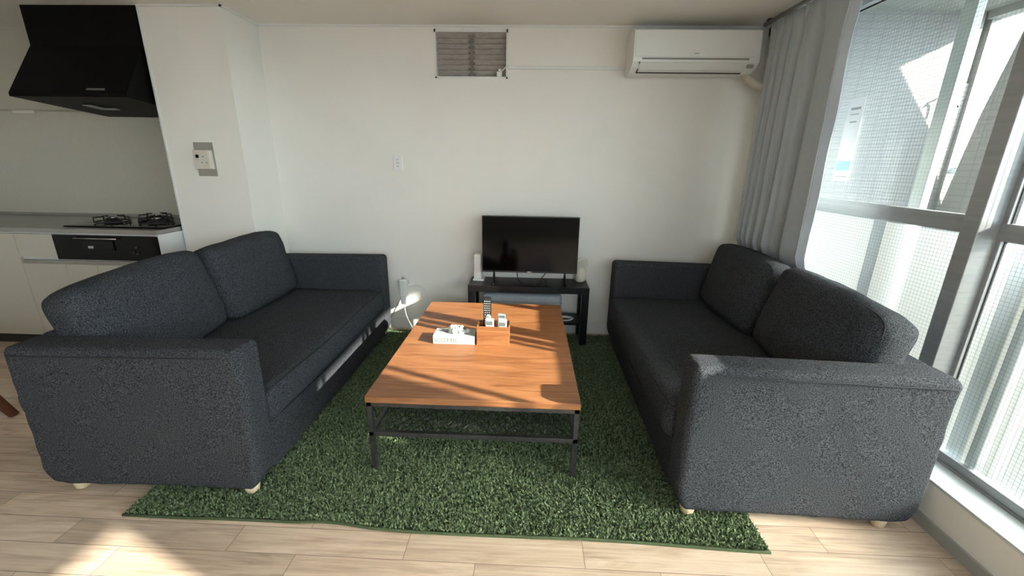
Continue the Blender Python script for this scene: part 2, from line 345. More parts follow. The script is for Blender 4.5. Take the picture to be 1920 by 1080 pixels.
struct('trim_5', B((1.700, .705, ZB), (1.842, .755, ZT)), ALU, bevel=.003)
struct('trim_6', B((1.700, -.66, ZB), (1.842, -.61, ZT)), ALU, bevel=.003)
# outer stiles of the screen track behind the panes
for i, (a, b) in enumerate(((2.085, 2.150), (1.500, 1.552), (1.442, 1.470), (.842, .872), (.62, .66))):
    struct('trim_%d' % (7 + i), B((1.85, a, ZB - .01), (1.885, b, ZT)), ALUL, bevel=.002)
struct('trim_12', MB().box((1.775, -2.05, .196), (1.90, 3.22, .215)), ALU, bevel=.002)

# ------------------------------------------------------------------ balcony outside
struct('balcony_floor', B((WX, -3, -.2), (3.3, 3.43, 0)), CONC)
struct('balcony_parapet_added', B((3.18, -3, 0), (3.28, 2.90, .92)), CONC)  # added to cut low sun and bright ground behind the frosted panes
struct('balcony_ceiling', B((WX, -3, 2.45), (3.23, 3.43, 2.62)), CONC)
struct('trim_13', B((3.13, -3, 2.40), (3.23, 3.43, 2.45)), CONC)
struct('wall_building', MB().box((WX, 3.43, -.2), (3.12, 3.75, 5)).box((3.12, 3.50, -.2), (3.17, 3.75, 5)).box((3.17, 3.43, -.2), (3.30, 3.75, 5)).box((3.30, 3.62, -.2), (3.62, 4.2, 3.2)).box((3.12, 3.45, -.2), (3.3, 3.75, 2.0)).box((3.30, 3.46, -.2), (5.6, 4.0, 1.9)), TILE)
struct('wall_exterior', MB().box((WX - .06, 3.22, -.2), (WX + .03, 3.75, 2.5)).box((WX - .08, -3, 2.27), (WX + .02, 3.5, 2.45)), CONC)
# added screen, outer edge sloped to cast a slanted shadow on the white wall
m = MB(); m.prism([(2.90, 0), (2.90, 2.40), (3.19, 2.40), (3.33, 1.78), (3.425, 1.1), (3.425, 0)], 0, 3.19, 3.23)
struct('wall_shadow_screen', m, TILE)
# added panel out of view below the slab edge, blocks sun to upper panes
struct('wall_sun_blocker', B((3.10, -.63, 1.83), (3.16, .28, 2.45)), CONC)
m = MB(); m.tube([(3.27, 3.40, 1.43), (3.46, 3.40, 1.43)], .016, 12)
m.tube([(3.29, 3.40, 1.43), (3.29, 3.47, 1.43)], .007, 8).tube([(3.44, 3.40, 1.43), (3.44, 3.47, 1.43)], .007, 8)
o = m.build('wall_rod', ALU, smooth=True); setp(o, 'grey horizontal rod on the sunlit white wall outside the window', 'rod')
m = MB(); hp = [(2.93, 3.36, 1.83), (2.96, 3.37, 1.87), (3.0, 3.38, 1.90), (3.01, 3.38, 1.925), (3.03, 3.38, 1.90), (3.035, 3.38, 1.86), (3.06, 3.37, 1.83)]
m.tube(hp, .004, 6).tube([(3.01, 3.38, 1.92), (3.01, 3.43, 1.93)], .005, 6)
o = m.build('wall_hook', BPLAST, smooth=True); setp(o, 'thin dark bent wire hook on the sunlit wall outside the upper pane', 'hook')
# notice sticker on the upper pane beside the curtain
st = thing('window_sticker', 'tall pale notice sticker with a blue band on the window pane beside the curtain', 'sticker', (1.744, 2.50, 1.40))
def lp(a, b): return B(a, b)
MB().box((0, -.055, -.07), (.001, .06, .36)).build('sheet', STICKW, st)
MB().box((-.001, -.05, -.015), (0, .055, .035)).build('blue_band', STICKB, st)
for z, wd, h in ((.30, .07, .012), (.275, .06, .004), (.235, .05, .007), (-.05, .09, .005)):
    B((-.001, -wd / 2, z), (0, wd / 2, z + h)).build('printed_line', STICKG, st)

# ------------------------------------------------------------------ curtain
cu = thing('curtain', 'long grey pleated curtain gathered beside the window in the corner', 'curtain', (1.56, 2.75, 0))
def curtain_pt(t, z):
    """t 0..1 from the wall corner to the free edge, z height"""
    y = 3.12 - .765 * t
    # tight folds near the corner widening to the free edge
    ph = 2 * PI * (11.5 * t - 6.3 * t * t)
    s = (z / 2.27)
    amp = .034 + .020 * t
    wav = math.sin(ph + .7 * math.sin(ph)) * amp * (1 - .25 * s) + .010 * math.sin(2 * ph + 1 + z * .8)
    # pinched pleats near the rail
    if z > 2.05:
        k = (z - 2.05) / .22; wav = wav * (1 - .55 * k) + .030 * k * max(0, math.cos(ph * 1.0 + .6)) ** 3
    x = 1.555 - wav + .006 * nz((t * 3, z * 1.3, 0), 1.5)
    y += .012 * math.sin(ph + .8) * s + .010 * (1 - s) * math.sin(5 * t)
    if t > .93:                                   # free edge turns back towards the glass
        k = (t - .93) / .07; x += .04 * k; y += .015 * k + .004 * math.sin(z * 14) * k
    if z < .90:                                   # pressed against the low wall behind the sofa back
        k = min(1, (.90 - z) / .16); k = k * k * (3 - 2 * k); x = x * (1 - k) + (1.626 - wav * .18) * k
    return (x - 1.56, y - 2.75, z)
def sheet(t0, t1, nt_, off=0):
    m = MB(); nzs = 46; vs = []; fs = []
    for j in range(nzs + 1):
        z = .02 + (2.285 - .02) * j / nzs
        for i in range(nt_ + 1):
            p = curtain_pt(t0 + (t1 - t0) * i / nt_, z); vs.append((p[0] + off, p[1], p[2]))
    for j in range(nzs):
        for i in range(nt_): a = j * (nt_ + 1) + i; fs.append((a, a + 1, a + nt_ + 2, a + nt_ + 1))
    return m.add(vs, fs)
o = sheet(0, .94, 190).build('drape', CURT, cu, smooth=True); md = o.modifiers.new('t', 'SOLIDIFY'); md.thickness = .003
o = sheet(.94, 1.0, 14).build('lining_edge', LINING, cu, smooth=True, label='pale shiny lining turned towards the glass'); md = o.modifiers.new('t', 'SOLIDIFY'); md.thickness = .003
RAILM = mat('rail_grey', (.16, .155, .145), .5, col2=(.19, .185, .17), scale=9)
rl = thing('curtain_rail', 'grey slim curtain rail under the ceiling along the window', 'curtain rail', (1.555, 1.5, 2.30))
MB().box((-.012, -2.0, 0), (.012, 1.76, .020)).build('rail', RAILM, rl, bevel=.002)
for y in (1.70, .2, -1.3): MB().box((-.008, y, .018), (.014, y + .03, .035)).build('bracket', BPLAST, rl)

# ------------------------------------------------------------------ rug
rug = thing('rug', 'green artificial-grass shag rug under the sofas and coffee table', 'rug', (-.33, 2.3, 0))
R0, R1 = (-1.61, 1.305), (.945, 3.30)
def rug_edge(x): return 1.305 - .035 * (x + 1.61) / 2.555 + .006 * math.sin(x * 5) + (.012 if -.9 < x < -.6 else 0) * math.sin((x + .9) / .3 * PI)
m = MB(); n = 60; vs = []
for i in range(n + 1):
    x = R0[0] + (R1[0] - R0[0]) * i / n; vs += [(x + .33, rug_edge(x) - 2.3, .0), (x + .33, rug_edge(x) - 2.3, .007), (x + .33, R1[1] - 2.3, .007), (x + .33, R1[1] - 2.3, 0)]
fs = []
for i in range(n):
    a = 4 * i; fs += [(a, a + 4, a + 5, a + 1), (a + 1, a + 5, a + 6, a + 2), (a + 2, a + 6, a + 7, a + 3)]
fs += [(0, 1, 2, 3), (4 * n + 3, 4 * n + 2, 4 * n + 1, 4 * n)]
RUGB = mat('rug_backing', (.020, .035, .012), .95, col2=(.035, .055, .02), scale=80)
m.add(vs, fs).build('backing', RUGB, rug)
m = MB(); e = [(R0[0] + .33 + (R1[0] - R0[0]) * i / n, rug_edge(R0[0] + (R1[0] - R0[0]) * i / n) - 2.3, .006) for i in range(n + 1)]
BIND = mat('rug_binding', (.035, .055, .020), .9, col2=(.06, .085, .035), scale=200)
m.tube(e, .006, 6); m.build('edge_binding', BIND, rug, smooth=True)
def pile(nb):
    rs = np.random.RandomState(3)
    x = rs.uniform(R0[0] + .006, R1[0] - .006, nb); y = rs.uniform(1.27, R1[1], nb)
    # denser near the camera where single tufts show
    keep = (y < 1.75) | (rs.rand(nb) < .62); x, y = x[keep], y[keep]
    keep = ~((x < -1.30) & (y > 1.62)) & ~((x > .80) & (y > 1.62)); x, y = x[keep], y[keep]
    ye = np.array([rug_edge(a) for a in x]); k = y > ye + .004; x, y = x[k], y[k]; nb = len(x)
    h = rs.uniform(.010, .021, nb); a = rs.uniform(0, 2 * PI, nb); wd = rs.uniform(.0016, .0028, nb)
    la = rs.uniform(0, 2 * PI, nb); ln = rs.uniform(.2, 1.0, nb) * h
    dx, dy = np.cos(a) * wd, np.sin(a) * wd; tx, ty = np.cos(la) * ln, np.sin(la) * ln
    V = np.zeros((nb, 5, 3)); z0 = .006
    V[:, 0] = np.stack([x - dx, y - dy, np.full(nb, z0)], 1); V[:, 1] = np.stack([x + dx, y + dy, np.full(nb, z0)], 1)
    V[:, 2] = np.stack([x + dx + tx * .4, y + dy + ty * .4, z0 + h * .65], 1); V[:, 3] = np.stack([x - dx + tx * .4, y - dy + ty * .4, z0 + h * .65], 1)
    V[:, 4] = np.stack([x + tx, y + ty, z0 + h], 1)
    V[:, :, 0] += .33; V[:, :, 1] -= 2.3
    me = bpy.data.meshes.new('pile'); me.vertices.add(nb * 5); me.vertices.foreach_set('co', V.reshape(-1).astype(np.float32))
    base = (np.arange(nb) * 5)[:, None]; loops = np.concatenate([base + np.array([[0, 1, 2, 3]]), base + np.array([[3, 2, 4]])], 1).reshape(-1)
    me.loops.add(nb * 7); me.loops.foreach_set('vertex_index', loops.astype(np.int32))
    st_ = np.stack([np.arange(nb) * 7, np.arange(nb) * 7 + 4], 1).reshape(-1)
    me.polygons.add(nb * 2); me.polygons.foreach_set('loop_start', st_.astype(np.int32))
    me.update(calc_edges=True); me.validate()
    return me
GRASS = mat('rug_pile', (.034, .066, .027), .7, col2=(.26, .34, .18), scale=95, detail=3, lo=.36, hi=.66, spec=.3)
me = pile(330000); me.materials.append(GRASS)
o = bpy.data.objects.new('pile', me); COL.objects.link(o); o.parent = rug; o['kind'] = 'stuff'

# ------------------------------------------------------------------ sofas
# local frame: x from the back (0) to the front (.93), y along the length (-.915 .. .915)
SD, SL, AH, AT = .935, .915, .69, .145
def make_sofa(name, label, loc, rz, seed, mirror, over):
    root = thing(name, label, 'sofa', loc, rz)
    X = Matrix.Scale(-1, 4, (1, 0, 0)) if mirror else None
    def bld(m, nm, mt, par=root, smooth=True, label=None):
        if mirror: m.f = [tuple(reversed(f)) for f in m.f]
        return m.build(nm, mt, par, smooth=smooth, xf=X, label=label)
    def wr(amp, sc, s_):
        def f(o, u, nr):
            k = nz(o, sc, s_ + seed); k2 = nz((o.x * 2.2, o.y * 2.2, o.z * .8), sc * 1.5, s_ + 9 + seed)
            return o + nr * (amp * k + amp * .6 * k2)
        return f
    # base with the front panel set back under the seat
    bld(MB().rbox((.03, -SL + AT - .01, .045), (SD - .002, SL - AT + .01, .290), .02, step=.09, fn=wr(.003, 5, 1)), 'base', FAB)
    bld(MB().rbox((0, -SL + AT - .02, .04), (.15, SL - AT + .02, AH - .01), .035, step=.07, fn=wr(.003, 5, 2)), 'back_frame', FAB)
    for sgn in (-1, 1):
        y0, y1 = (-SL, -SL + AT) if sgn < 0 else (SL - AT, SL)
        def arm(o, u, nr, sgn=sgn):
            # loose slipcover: pulls in at the lower corners, drag folds on the outer face
            if o.z < .16:
                k = (.16 - o.z) / .13; o.x += (.045 * k * k) * (1 if u[0] < 0 else -1) * min(1, abs(u[0]) ** 6)
            c = nz((o.x * 3, sgn * 3, o.z * 3), 1.0, seed + 3); c2 = nz((o.x * 9, 1, o.z * 6), 1.0, seed + 5)
            if nr.y * sgn > .5:
                fold = math.exp(-((o.x - .33 - .35 * (o.z - .45)) / .012) ** 2) * math.exp(-((o.z - .47) / .08) ** 2)
                fold += math.exp(-((o.x - .30 + .35 * (o.z - .45)) / .012) ** 2) * math.exp(-((o.z - .50) / .07) ** 2)
                edge = math.exp(-(o.x / .08) ** 2) * .5 * math.sin((o.z + o.x * .8) * 60) + math.exp(-((o.z - .05) / .05) ** 2) * .6 * math.sin(o.x * 47 + 2)
                o.y += sgn * (.007 * c + .0025 * c2 + .008 * fold + .009 * edge * abs(c2 + .3))
            o.z += -.02 * max(0, 1 - o.x / SD) * (1 if u[2] > .5 else 0) * .6
            return o
        a_ = MB().rbox((0, y0, .038), (SD + .012, y1, AH), .030, step=.028, fn=arm, rs=4)
        ao = bld(a_, 'arm', FAB)
        # seam cord along the top of the outer face, over the front corner
        yo = y0 if sgn < 0 else y1; z_ = AH - .032
        pts = [(.03 + (SD - .10) * i / 30, yo + sgn * .0025 + sgn * .007 * nz(((.03 + (SD - .10) * i / 30) * 3, sgn * 3, z_ * 3), 1.0, seed + 3), z_ - .02 * max(0, 1 - (.03 + (SD - .1) * i / 30) / SD) * .6) for i in range(31)]
        pts += [(SD - .055, yo - sgn * .000, z_ + .002), (SD - .03, yo - sgn * .006, z_ + .008), (SD - .008, yo - sgn * .03, z_ + .018), (SD + .004, yo - sgn * .07, z_ + .020), (SD + .004, yo - sgn * (AT - .03), z_ + .014), (SD - .01, yo - sgn * (AT - .01), z_)]
        bld(MB().tube(pts, .0032, 6), 'piping', PIPE, ao)
    # seat cushion, one wide piece overhanging the base
    def seatf(o, u, nr):
        o.z += .006 * nz(o, 4, seed + 7) + (-.012 * math.exp(-((abs(o.y) - .38) / .2) ** 2) if u[2] > 0 else 0)
        o.x += .006 * nz(o, 6, seed + 8) * (1 if u[0] > .8 else 0)
        return o
    sc_ = bld(MB().rbox((.13, -SL + AT + .004, .265), (SD + over, SL - AT - .004, .437), .045, puff=(.012, .0, .012), step=.05, fn=seatf), 'seat_cushion', FAB)
    for z in (.425, .275):
        pts = [(SD - .014 + over + .012 * max(0, 1 - (y / .77) ** 2), y, z + .003 * math.sin(y * 6)) for y in [-.755 + 1.51 * i / 40 for i in range(41)]]
        bld(MB().tube(pts, .003, 6), 'piping', PIPE, sc_)
    # two leaning back cushions
    for k, (ya, yb) in enumerate(((-SL + AT + .005, -.01), (.0, SL - AT - .005))):
        W, H, T = yb - ya, (.455 if mirror else .47), .20
        th = math.radians(-14 if not mirror else -13) 
        R_ = Matrix.Translation((.215 if not mirror else .235, (ya + yb) / 2, .425)) @ Matrix.Rotation(th + .03 * (k - .5), 4, 'Y') @ Matrix.Rotation(.055 if k == 0 else .01, 4, 'X')
        def cf(o, u, nr, k=k):
            # crown: corners pinch, body swells
            pin = abs(u[1]) ** 5 * abs(u[2]) ** 5
            o.y -= .022 * pin * u[1]; o.z -= .020 * pin * u[2]
            o.x *= 1 - .28 * max(abs(u[1]) ** 6, (abs(u[2]) ** 6 if u[2] > 0 else 0))
            e = .006 * nz(o, 6, seed + k * 5) + .004 * nz(o, 14, seed + k * 5 + 2)
            cr = abs(u[1]) * (1 - u[2] * .3)
            e += .0035 * math.sin(o.z * 55 + 6 * nz(o, 5, seed)) * max(0, cr - .72) * 3
            return R_ @ (o + nr * e)
        c_ = bld(MB().rbox((-T / 2, -W / 2, 0), (T / 2, W / 2, H), .055, puff=(.035, .006, .010), step=.030, fn=cf), 'back_cushion', FAB)
        for sx in (-1, 1):
            loop = []
            for q in range(72):
                a = 2 * PI * q / 72; cx, cz = math.cos(a), math.sin(a); ex = 2 / 9.0
                yy = (W / 2 - .016) * math.copysign(abs(cx) ** ex, cx); zz = H / 2 + (H / 2 - .014) * math.copysign(abs(cz) ** ex, cz)
                uu = (zz - H / 2) / (H / 2)
                xx = sx * (T / 2 - .020) * (1 - .28 * max(abs(yy / (W / 2)) ** 6, abs(uu) ** 6 if uu > 0 else 0))
                loop.append(R_ @ Vector((xx, yy, zz)))
            bld(MB().tube(loop, .0036, 6, closed=True), 'piping', PIPE, c_)
    for (fx, fy) in ((.115, -SL + .040), (.115, SL - .045), (SD - .055, -SL + .040), (SD - .055, SL - .045)):
        bld(MB().lathe([(.020, 0), (.024, .004), (.030, .034), (.030, .05)], (fx, fy, 0), 18), 'foot', FOOT)
    return root
make_sofa('sofa', 'dark grey fabric two-seat sofa on the left, back to the kitchen', (-2.055, 2.320, 0), math.radians(.5), 11, False, .012)
make_sofa('sofa', 'dark grey fabric two-seat sofa on the right, back against the window', (1.592, 2.302, 0), math.radians(-1.1), 31, True, .035)

# ------------------------------------------------------------------ coffee table
TX0, TX1, TY0, TY1, TZ = -.700, .250, 1.600, 2.925, .402
ct = thing('coffee_table', 'walnut-topped coffee table with black metal frame on the green rug', 'coffee table', (-.225, 2.26, 0))
tx0, tx1, ty0, ty1 = TX0 + .225, TX1 + .225, TY0 - 2.26, TY1 - 2.26
MB().box((tx0, ty0, TZ - .030), (tx1, ty1, TZ)).build('tabletop', WALNUT, ct, bevel=.002)
q = .022; ix0, ix1, iy0, iy1 = tx0 + .004, tx1 - .004, ty0 + .004, ty1 - .004
m = MB()
for z in (TZ - .052, .198):
    m.box((ix0, iy0, z), (ix1, iy0 + q, z + q)).box((ix0, iy1 - q, z), (ix1, iy1, z + q)).box((ix0, iy0, z), (ix0 + q, iy1, z + q)).box((ix1 - q, iy0, z), (ix1, iy1, z + q))
m.build('frame', STEEL, ct, bevel=.0015)
for (x, y) in ((ix0, iy0), (ix1 - q, iy0), (ix0, iy1 - q), (ix1 - q, iy1 - q)):
    MB().box((x, y, .008), (x + q, y + q, TZ - .03)).build('leg', STEEL, ct, bevel=.0015)
MB().box((-.009, -.009, .21), (.009, .009, TZ - .03)).build('centre_strut', STEEL, ct)
MB().box((ix0 + q, -.008, .2), (ix1 - q, .008, .212)).build('crossbar', STEEL, ct)
# expanded metal shelf: rows of zigzag strands
m = MB(); cw, chh = .052, .030; ys = iy0 + q; rows = int((iy1 - iy0 - 2 * q) / chh); cols = int((ix1 - ix0 - 2 * q) / cw)
def strand(a, b):
    a = Vector(a); b = Vector(b); d = (b - a).normalized(); s_ = Vector((-d.y, d.x, 0)) * .0016; h = Vector((0, 0, .0022))
    m.add([a - s_ - h, a + s_ - h, a + s_ + h, a - s_ + h, b - s_ - h, b + s_ - h, b + s_ + h, b - s_ + h], [(0, 1, 2, 3), (4, 7, 6, 5), (0, 4, 5, 1), (1, 5, 6, 2), (2, 6, 7, 3), (3, 7, 4, 0)])
for r_ in range(rows):
    for c in range(cols):
        x0 = ix0 + q + c * cw + (cw / 2 if r_ % 2 else 0); yc = ys + r_ * chh; zz = .216
        x2 = min(x0 + cw, ix1 - q)
        # each cell row: short flat, then diagonals, gives the elongated hexagons
        strand((x0, yc, zz), (x0 + cw * .18, yc, zz)); strand((x0 + cw * .18, yc, zz), (x0 + cw * .5, yc + chh, zz)) if r_ < rows - 1 else None
        strand((x0 + cw * .68, yc + chh, zz), (x2, yc, zz)) if r_ < rows - 1 else None
m.build('mesh_shelf', STEEL, ct)

# tissue box
tb = thing('tissue_box', 'white tissue box with a tissue pulled out on the coffee table', 'tissue box', (-.405, 2.235, TZ))
MB().box((-.119, -.057, 0), (.119, .057, .050)).build('carton', CARD, tb, bevel=.0015)
MB().lathe([(.0, 0), (.03, 0), (.031, .0006), (.0, .0006)], (0, 0, 0), 28).build('opening', PRINT, tb, xf=Matrix.Translation((.01, 0, .050)) @ Matrix.Scale(2.1, 4, (1, 0, 0)))
text_part('lettering', 'SCOTTIE', .036, PALEG, tb, Matrix.Translation((-.045, -.0573, .021)) @ Matrix.Rotation(PI / 2, 4, 'X') @ Matrix.Scale(.95, 4, (1, 0, 0)))
m = MB()
for i, (x, y, l) in enumerate(((-.085, .018, .035), (-.082, .008, .03), (-.09, -.003, .012), (-.062, -.006, .016))): m.box((x, y, .0501), (x + l, y + .004, .0506))
m.build('top_print', PRINT, tb)
m = MB()
def tissue(cx, cy, sx, sy, h, seed):
    n1, n2 = 40, 12; vs = []; fs = []
    for j in range(n2 + 1):
        v = j / n2
        for i in range(n1):
            a = 2 * PI * i / n1; r = (1.0 - .35 * v) * (1 + .55 * noise.noise(Vector((math.cos(a) * 2.6 + seed, math.sin(a) * 2.6, v * 2.8))))
            z = h * math.sin(v * PI * .72) * (1 + .7 * noise.noise(Vector((math.cos(a) * 2.2, math.sin(a) * 2.2 + seed, 3))))
            if v > .7: z -= (v - .7) * h * 1.0
            r *= 1 if v < .7 else max(.15, 1 - (v - .7) * 2)
            vs.append((cx + sx * r * math.cos(a) + .012 * v, cy + sy * r * math.sin(a), .0485 + z))
    for j in range(n2):
        for i in range(n1): fs.append((j * n1 + i, j * n1 + (i + 1) % n1, (j + 1) * n1 + (i + 1) % n1, (j + 1) * n1 + i))
    fs.append(tuple(n2 * n1 + i for i in range(n1))); m.add(vs, fs)
tissue(0, .002, .042, .026, .040, 2.0); tissue(.032, -.008, .030, .020, .018, 7.0); tissue(.068, .004, .012, .010, .020, 4.0)
m.build('tissue', TISS, tb, smooth=True)

# remote holder and remotes
rx0, rx1, ry0, ry1, rz1 = -.274, -.089, 2.178, 2.290, .112
rh = thing('remote_holder', 'open walnut box holding the remote controls on the coffee table', 'box', (-.1815, 2.234, TZ))
hx, hy, t_ = (rx1 - rx0) / 2, .056, .008
m = MB(); m.box((-hx, -hy, 0), (hx, hy, t_)).box((-hx, -hy, t_), (hx, -hy + t_, rz1)).box((-hx, hy - t_, t_), (hx, hy, rz1)).box((-hx, -hy + t_, t_), (-hx + t_, hy - t_, rz1)).box((hx - t_, -hy + t_, t_), (hx, hy - t_, rz1))
m.build('box_body', WALNUT, rh, bevel=.001)
MB().box((-.004, -hy + t_, t_), (.004, hy - t_, rz1 - .012)).build('divider', REDW, rh)
def remote(label, loc, tilt, w_, h, d, body, keys, group=None, screen=None, round_top=False, z0=.012):
    """stands in the box, front face towards -y"""
    r_ = thing('remote_control', label, 'remote control', loc, 0, group)
    T_ = Matrix.Rotation(tilt, 4, 'X')
    def f(o, u, nr):
        if round_top and o.z > h * .8: o.x *= 1 - .5 * ((o.z - h * .8) / (h * .2)) ** 2
        return o
    MB().rbox((-w_ / 2, -d / 2, 0), (w_ / 2, d / 2, h), min(d * .4, .008), step=.012, fn=f, rs=3).build('body', body, r_, smooth=True, xf=T_)
    if screen:
        MB().box((-w_ * .34, -d / 2 - .0008, h * screen[0]), (w_ * .34, -d / 2 + .001, h * screen[1])).build('screen', LCD, r_, xf=T_)
    for (kx, kz, kw, kh, km) in keys:
        MB().rbox((kx - kw / 2, -d / 2 - .0016, kz - kh / 2), (kx + kw / 2, -d / 2 + .001, kz + kh / 2), .0008, step=.01, rs=2).build('button', km, r_, xf=T_)
    return r_
ks = []
for r_ in range(11):
    for c in range(4 if r_ not in (4, 5) else 3):
        n_ = 4 if r_ not in (4, 5) else 3
        ks.append(((c - (n_ - 1) / 2) * (.0098 if n_ == 4 else .012), .085 + r_ * .0135, .006, .0055, REMW))
remote('tall black television remote with white keys, rearmost in the walnut box', (-.222, 2.268, TZ + .012), math.radians(-3), .045, .245, .018, BPLAST, ks)
remote('small round-topped white light remote in front of the black remote', (-.213, 2.240, TZ + .012), math.radians(-2), .034, .150, .012, REMW, [(0, .137, .008, .006, LCD), (0, .12, .012, .006, CARD)], 'white remotes in the walnut box', round_top=True)
g_ = [(-.012, .092, .008, .006, CARD), (0, .092, .008, .006, PALEG), (.012, .092, .008, .006, CARD), (.010, .080, .014, .008, PRINT)]
remote('white air conditioner remote with grey screen, front left in the walnut box', (-.203, 2.208, TZ + .012), math.radians(2), .050, .142, .016, REMW, g_, 'white remotes in the walnut box', screen=(.74, .90))
remote('white remote with grey screen, behind the front right one in the walnut box', (-.136, 2.240, TZ + .012), math.radians(-2), .048, .158, .016, REMW, [(0, .148, .03, .004, PRINT)], 'white remotes in the walnut box', screen=(.86, .92))
remote('white remote with grey screen, front right in the walnut box', (-.130, 2.208, TZ + .012), math.radians(2), .050, .140, .016, REMW, g_, 'white remotes in the walnut box', screen=(.72, .88))

# ------------------------------------------------------------------ television and stand
SZ, SY0, SY1 = .488, 3.085, 3.355
ts = thing('tv_stand', 'low black television bench with an open shelf against the back wall', 'tv stand', (.016, 3.22, 0))
hw = .468; y0, y1 = SY0 - 3.22, SY1 - 3.22
MB().box((-hw, y0, SZ - .05), (hw, y1, SZ)).build('top', BLACK, ts, bevel=.0015)
MB().box((-hw + .03, y0 + .02, .175), (hw - .03, y1 - .02, .195)).build('shelf', BLACK, ts, bevel=.001)
for (x, y) in ((-hw, y0), (hw - .055, y0), (-hw, y1 - .055), (hw - .055, y1 - .055)):
    MB().box((x, y, .008), (x + .055, y + .055, SZ - .05)).build('leg', BLACK, ts, bevel=.0015)
tv = thing('television', 'black flat screen television on the black bench', 'television', (.020, 3.19, SZ))
MB().box((-.371, -.010, .086), (.371, .022, .524)).build('casing', BPLAST, tv, bevel=.003)
MB().box((-.365, -.0125, .100), (.365, -.0095, .518)).build('screen', GLOSSB, tv)
MB().box((-.22, .02, .12), (.22, .055, .36)).build('rear_housing', BPLAST, tv, bevel=.008)
text_part('brand_mark', 'TV', .010, CHROME, tv, Matrix.Translation((0, -.0112, .0925)) @ Matrix.Rotation(PI / 2, 4, 'X')) if False else MB().box((-.016, -.0112, .091), (.016, -.0098, .0955)).build('brand_mark', CHROME, tv)
for sx in (-.278, .278):
    m = MB(); m.tube([(sx, -.085, .006), (sx, -.05, .014), (sx, .0, .07), (sx, .005, .10)], .008, 8); m.tube([(sx, .0, .07), (sx, .05, .014), (sx, .080, .006)], .008, 8)
    m.build('stand_foot', BLACK, tv, smooth=True)
def cable(name, label, pts, r, mt, cat='cable', group=None):
    P = [Vector(p) for p in pts]; out = []
    for i in range(len(P) - 1):
        a, b, c, d_ = P[max(i - 1, 0)], P[i], P[i + 1], P[min(i + 2, len(P) - 1)]
        for k in range(6):
            t = k / 6; out.append(.5 * ((2 * b) + (c - a) * t + (2 * a - 5 * b + 4 * c - d_) * t * t + (3 * b - a - 3 * c + d_) * t ** 3))
    out.append(P[-1]); o = MB().tube(out, r, 8).build(name, mt, smooth=True); return setp(o, label, cat, group)
z = SZ + .004
cable('power_cable', 'thin black cables lying on the bench under the television', [(-.08, 3.26, z + .10), (-.07, 3.20, z + .03), (-.03, 3.15, z), (.04, 3.12, z), (.10, 3.15, z), (.13, 3.20, z + .03), (.16, 3.17, z), (.11, 3.12, z), (.08, 3.16, z), (.14, 3.22, z + .06), (.18, 3.25, z + .11)], .0035, BPLAST)
# router
ro = thing('router', 'white upright router beside the television on the left', 'router', (-.385, 3.26, SZ))
MB().rbox((-.040, -.035, .012), (.022, .055, .215), .012, step=.05).build('body', WPLAST, ro, smooth=True)
MB().rbox((-.046, -.048, 0), (.046, .060, .014), .006, step=.05).build('base', WPLAST, ro, smooth=True)
cable('router_cable', 'white cable hanging down beside the left leg of the bench', [(-.395, 3.325, .53), (-.43, 3.345, .535), (-.468, 3.345, .50), (-.475, 3.335, .43), (-.47, 3.33, .36), (-.492, 3.32, .27), (-.53, 3.33, .18), (-.60, 3.35, .06), (-.64, 3.34, .03)], .0032, WPLAST)
# vase with coiled cord on the right of the television
va = thing('cord_bundle', 'coiled cream cord and glass jar behind the right edge of the television', 'cord', (.432, 3.285, SZ))
MB().lathe([(.030, 0), (.042, .012), (.044, .05), (.036, .085), (.024, .105), (.026, .112)], (0, 0, 0), 24).build('jar', CERAM, va, smooth=True)
m = MB()
for k in range(5):
    lp_ = [(.012 * k - .02 + .004 * math.sin(a), .018 * math.cos(a * 1) * .6 + .006 * k - .02, .125 + (.055 + .004 * k) * math.sin(a)) for a in [2 * PI * i / 22 for i in range(22)]]
    m.tube([(p[0] + .028 * math.cos(2 * PI * i / 22), p[1], p[2]) for i, p in enumerate(lp_)], .0042, 7, closed=True)
m.build('cord_coil', CREAM, va, smooth=True)
# things on the lower shelf
wb = thing('storage_case', 'pale grey soft-cornered case on the shelf of the television bench', 'case', (-.02, 3.275, .195))
MB().rbox((-.33, -.05, 0), (.31, .05, .185), .030, step=.06).build('case_body', mat('case_grey', (.42, .45, .48), .5, col2=(.47, .50, .53), scale=8), wb, smooth=True)
MB().box((-.332, -.0515, .120), (.312, -.049, .123)).build('lid_seam', PRINT, wb)
wg = thing('white_adapter', 'small white plug adapter on the shelf seen above the black remote', 'adapter', (-.19, 3.15, .195))
MB().rbox((-.032, -.03, 0), (.032, .03, .055), .012, step=.02).build('adapter_body', WPLAST, wg, smooth=True, xf=Matrix.Rotation(.5, 4, 'Z'))
MB().tube([(.03, 0, .02), (.06, .0, .01), (.09, .02, .006)], .003, 6).build('lead', WPLAST, wg)
m = MB()
for k in range(3):
    m.tube([(.31 + (.060 + .006 * k) * math.cos(a), 3.17 + (.040 + .004 * k) * math.sin(a), .200 + .005 * k) for a in [2 * PI * i / 28 for i in range(28)]], .0035, 6, closed=True)
o = m.build('cable_coil', WPLAST, smooth=True); setp(o, 'coil of white cable on the right end of the bench shelf', 'cable')

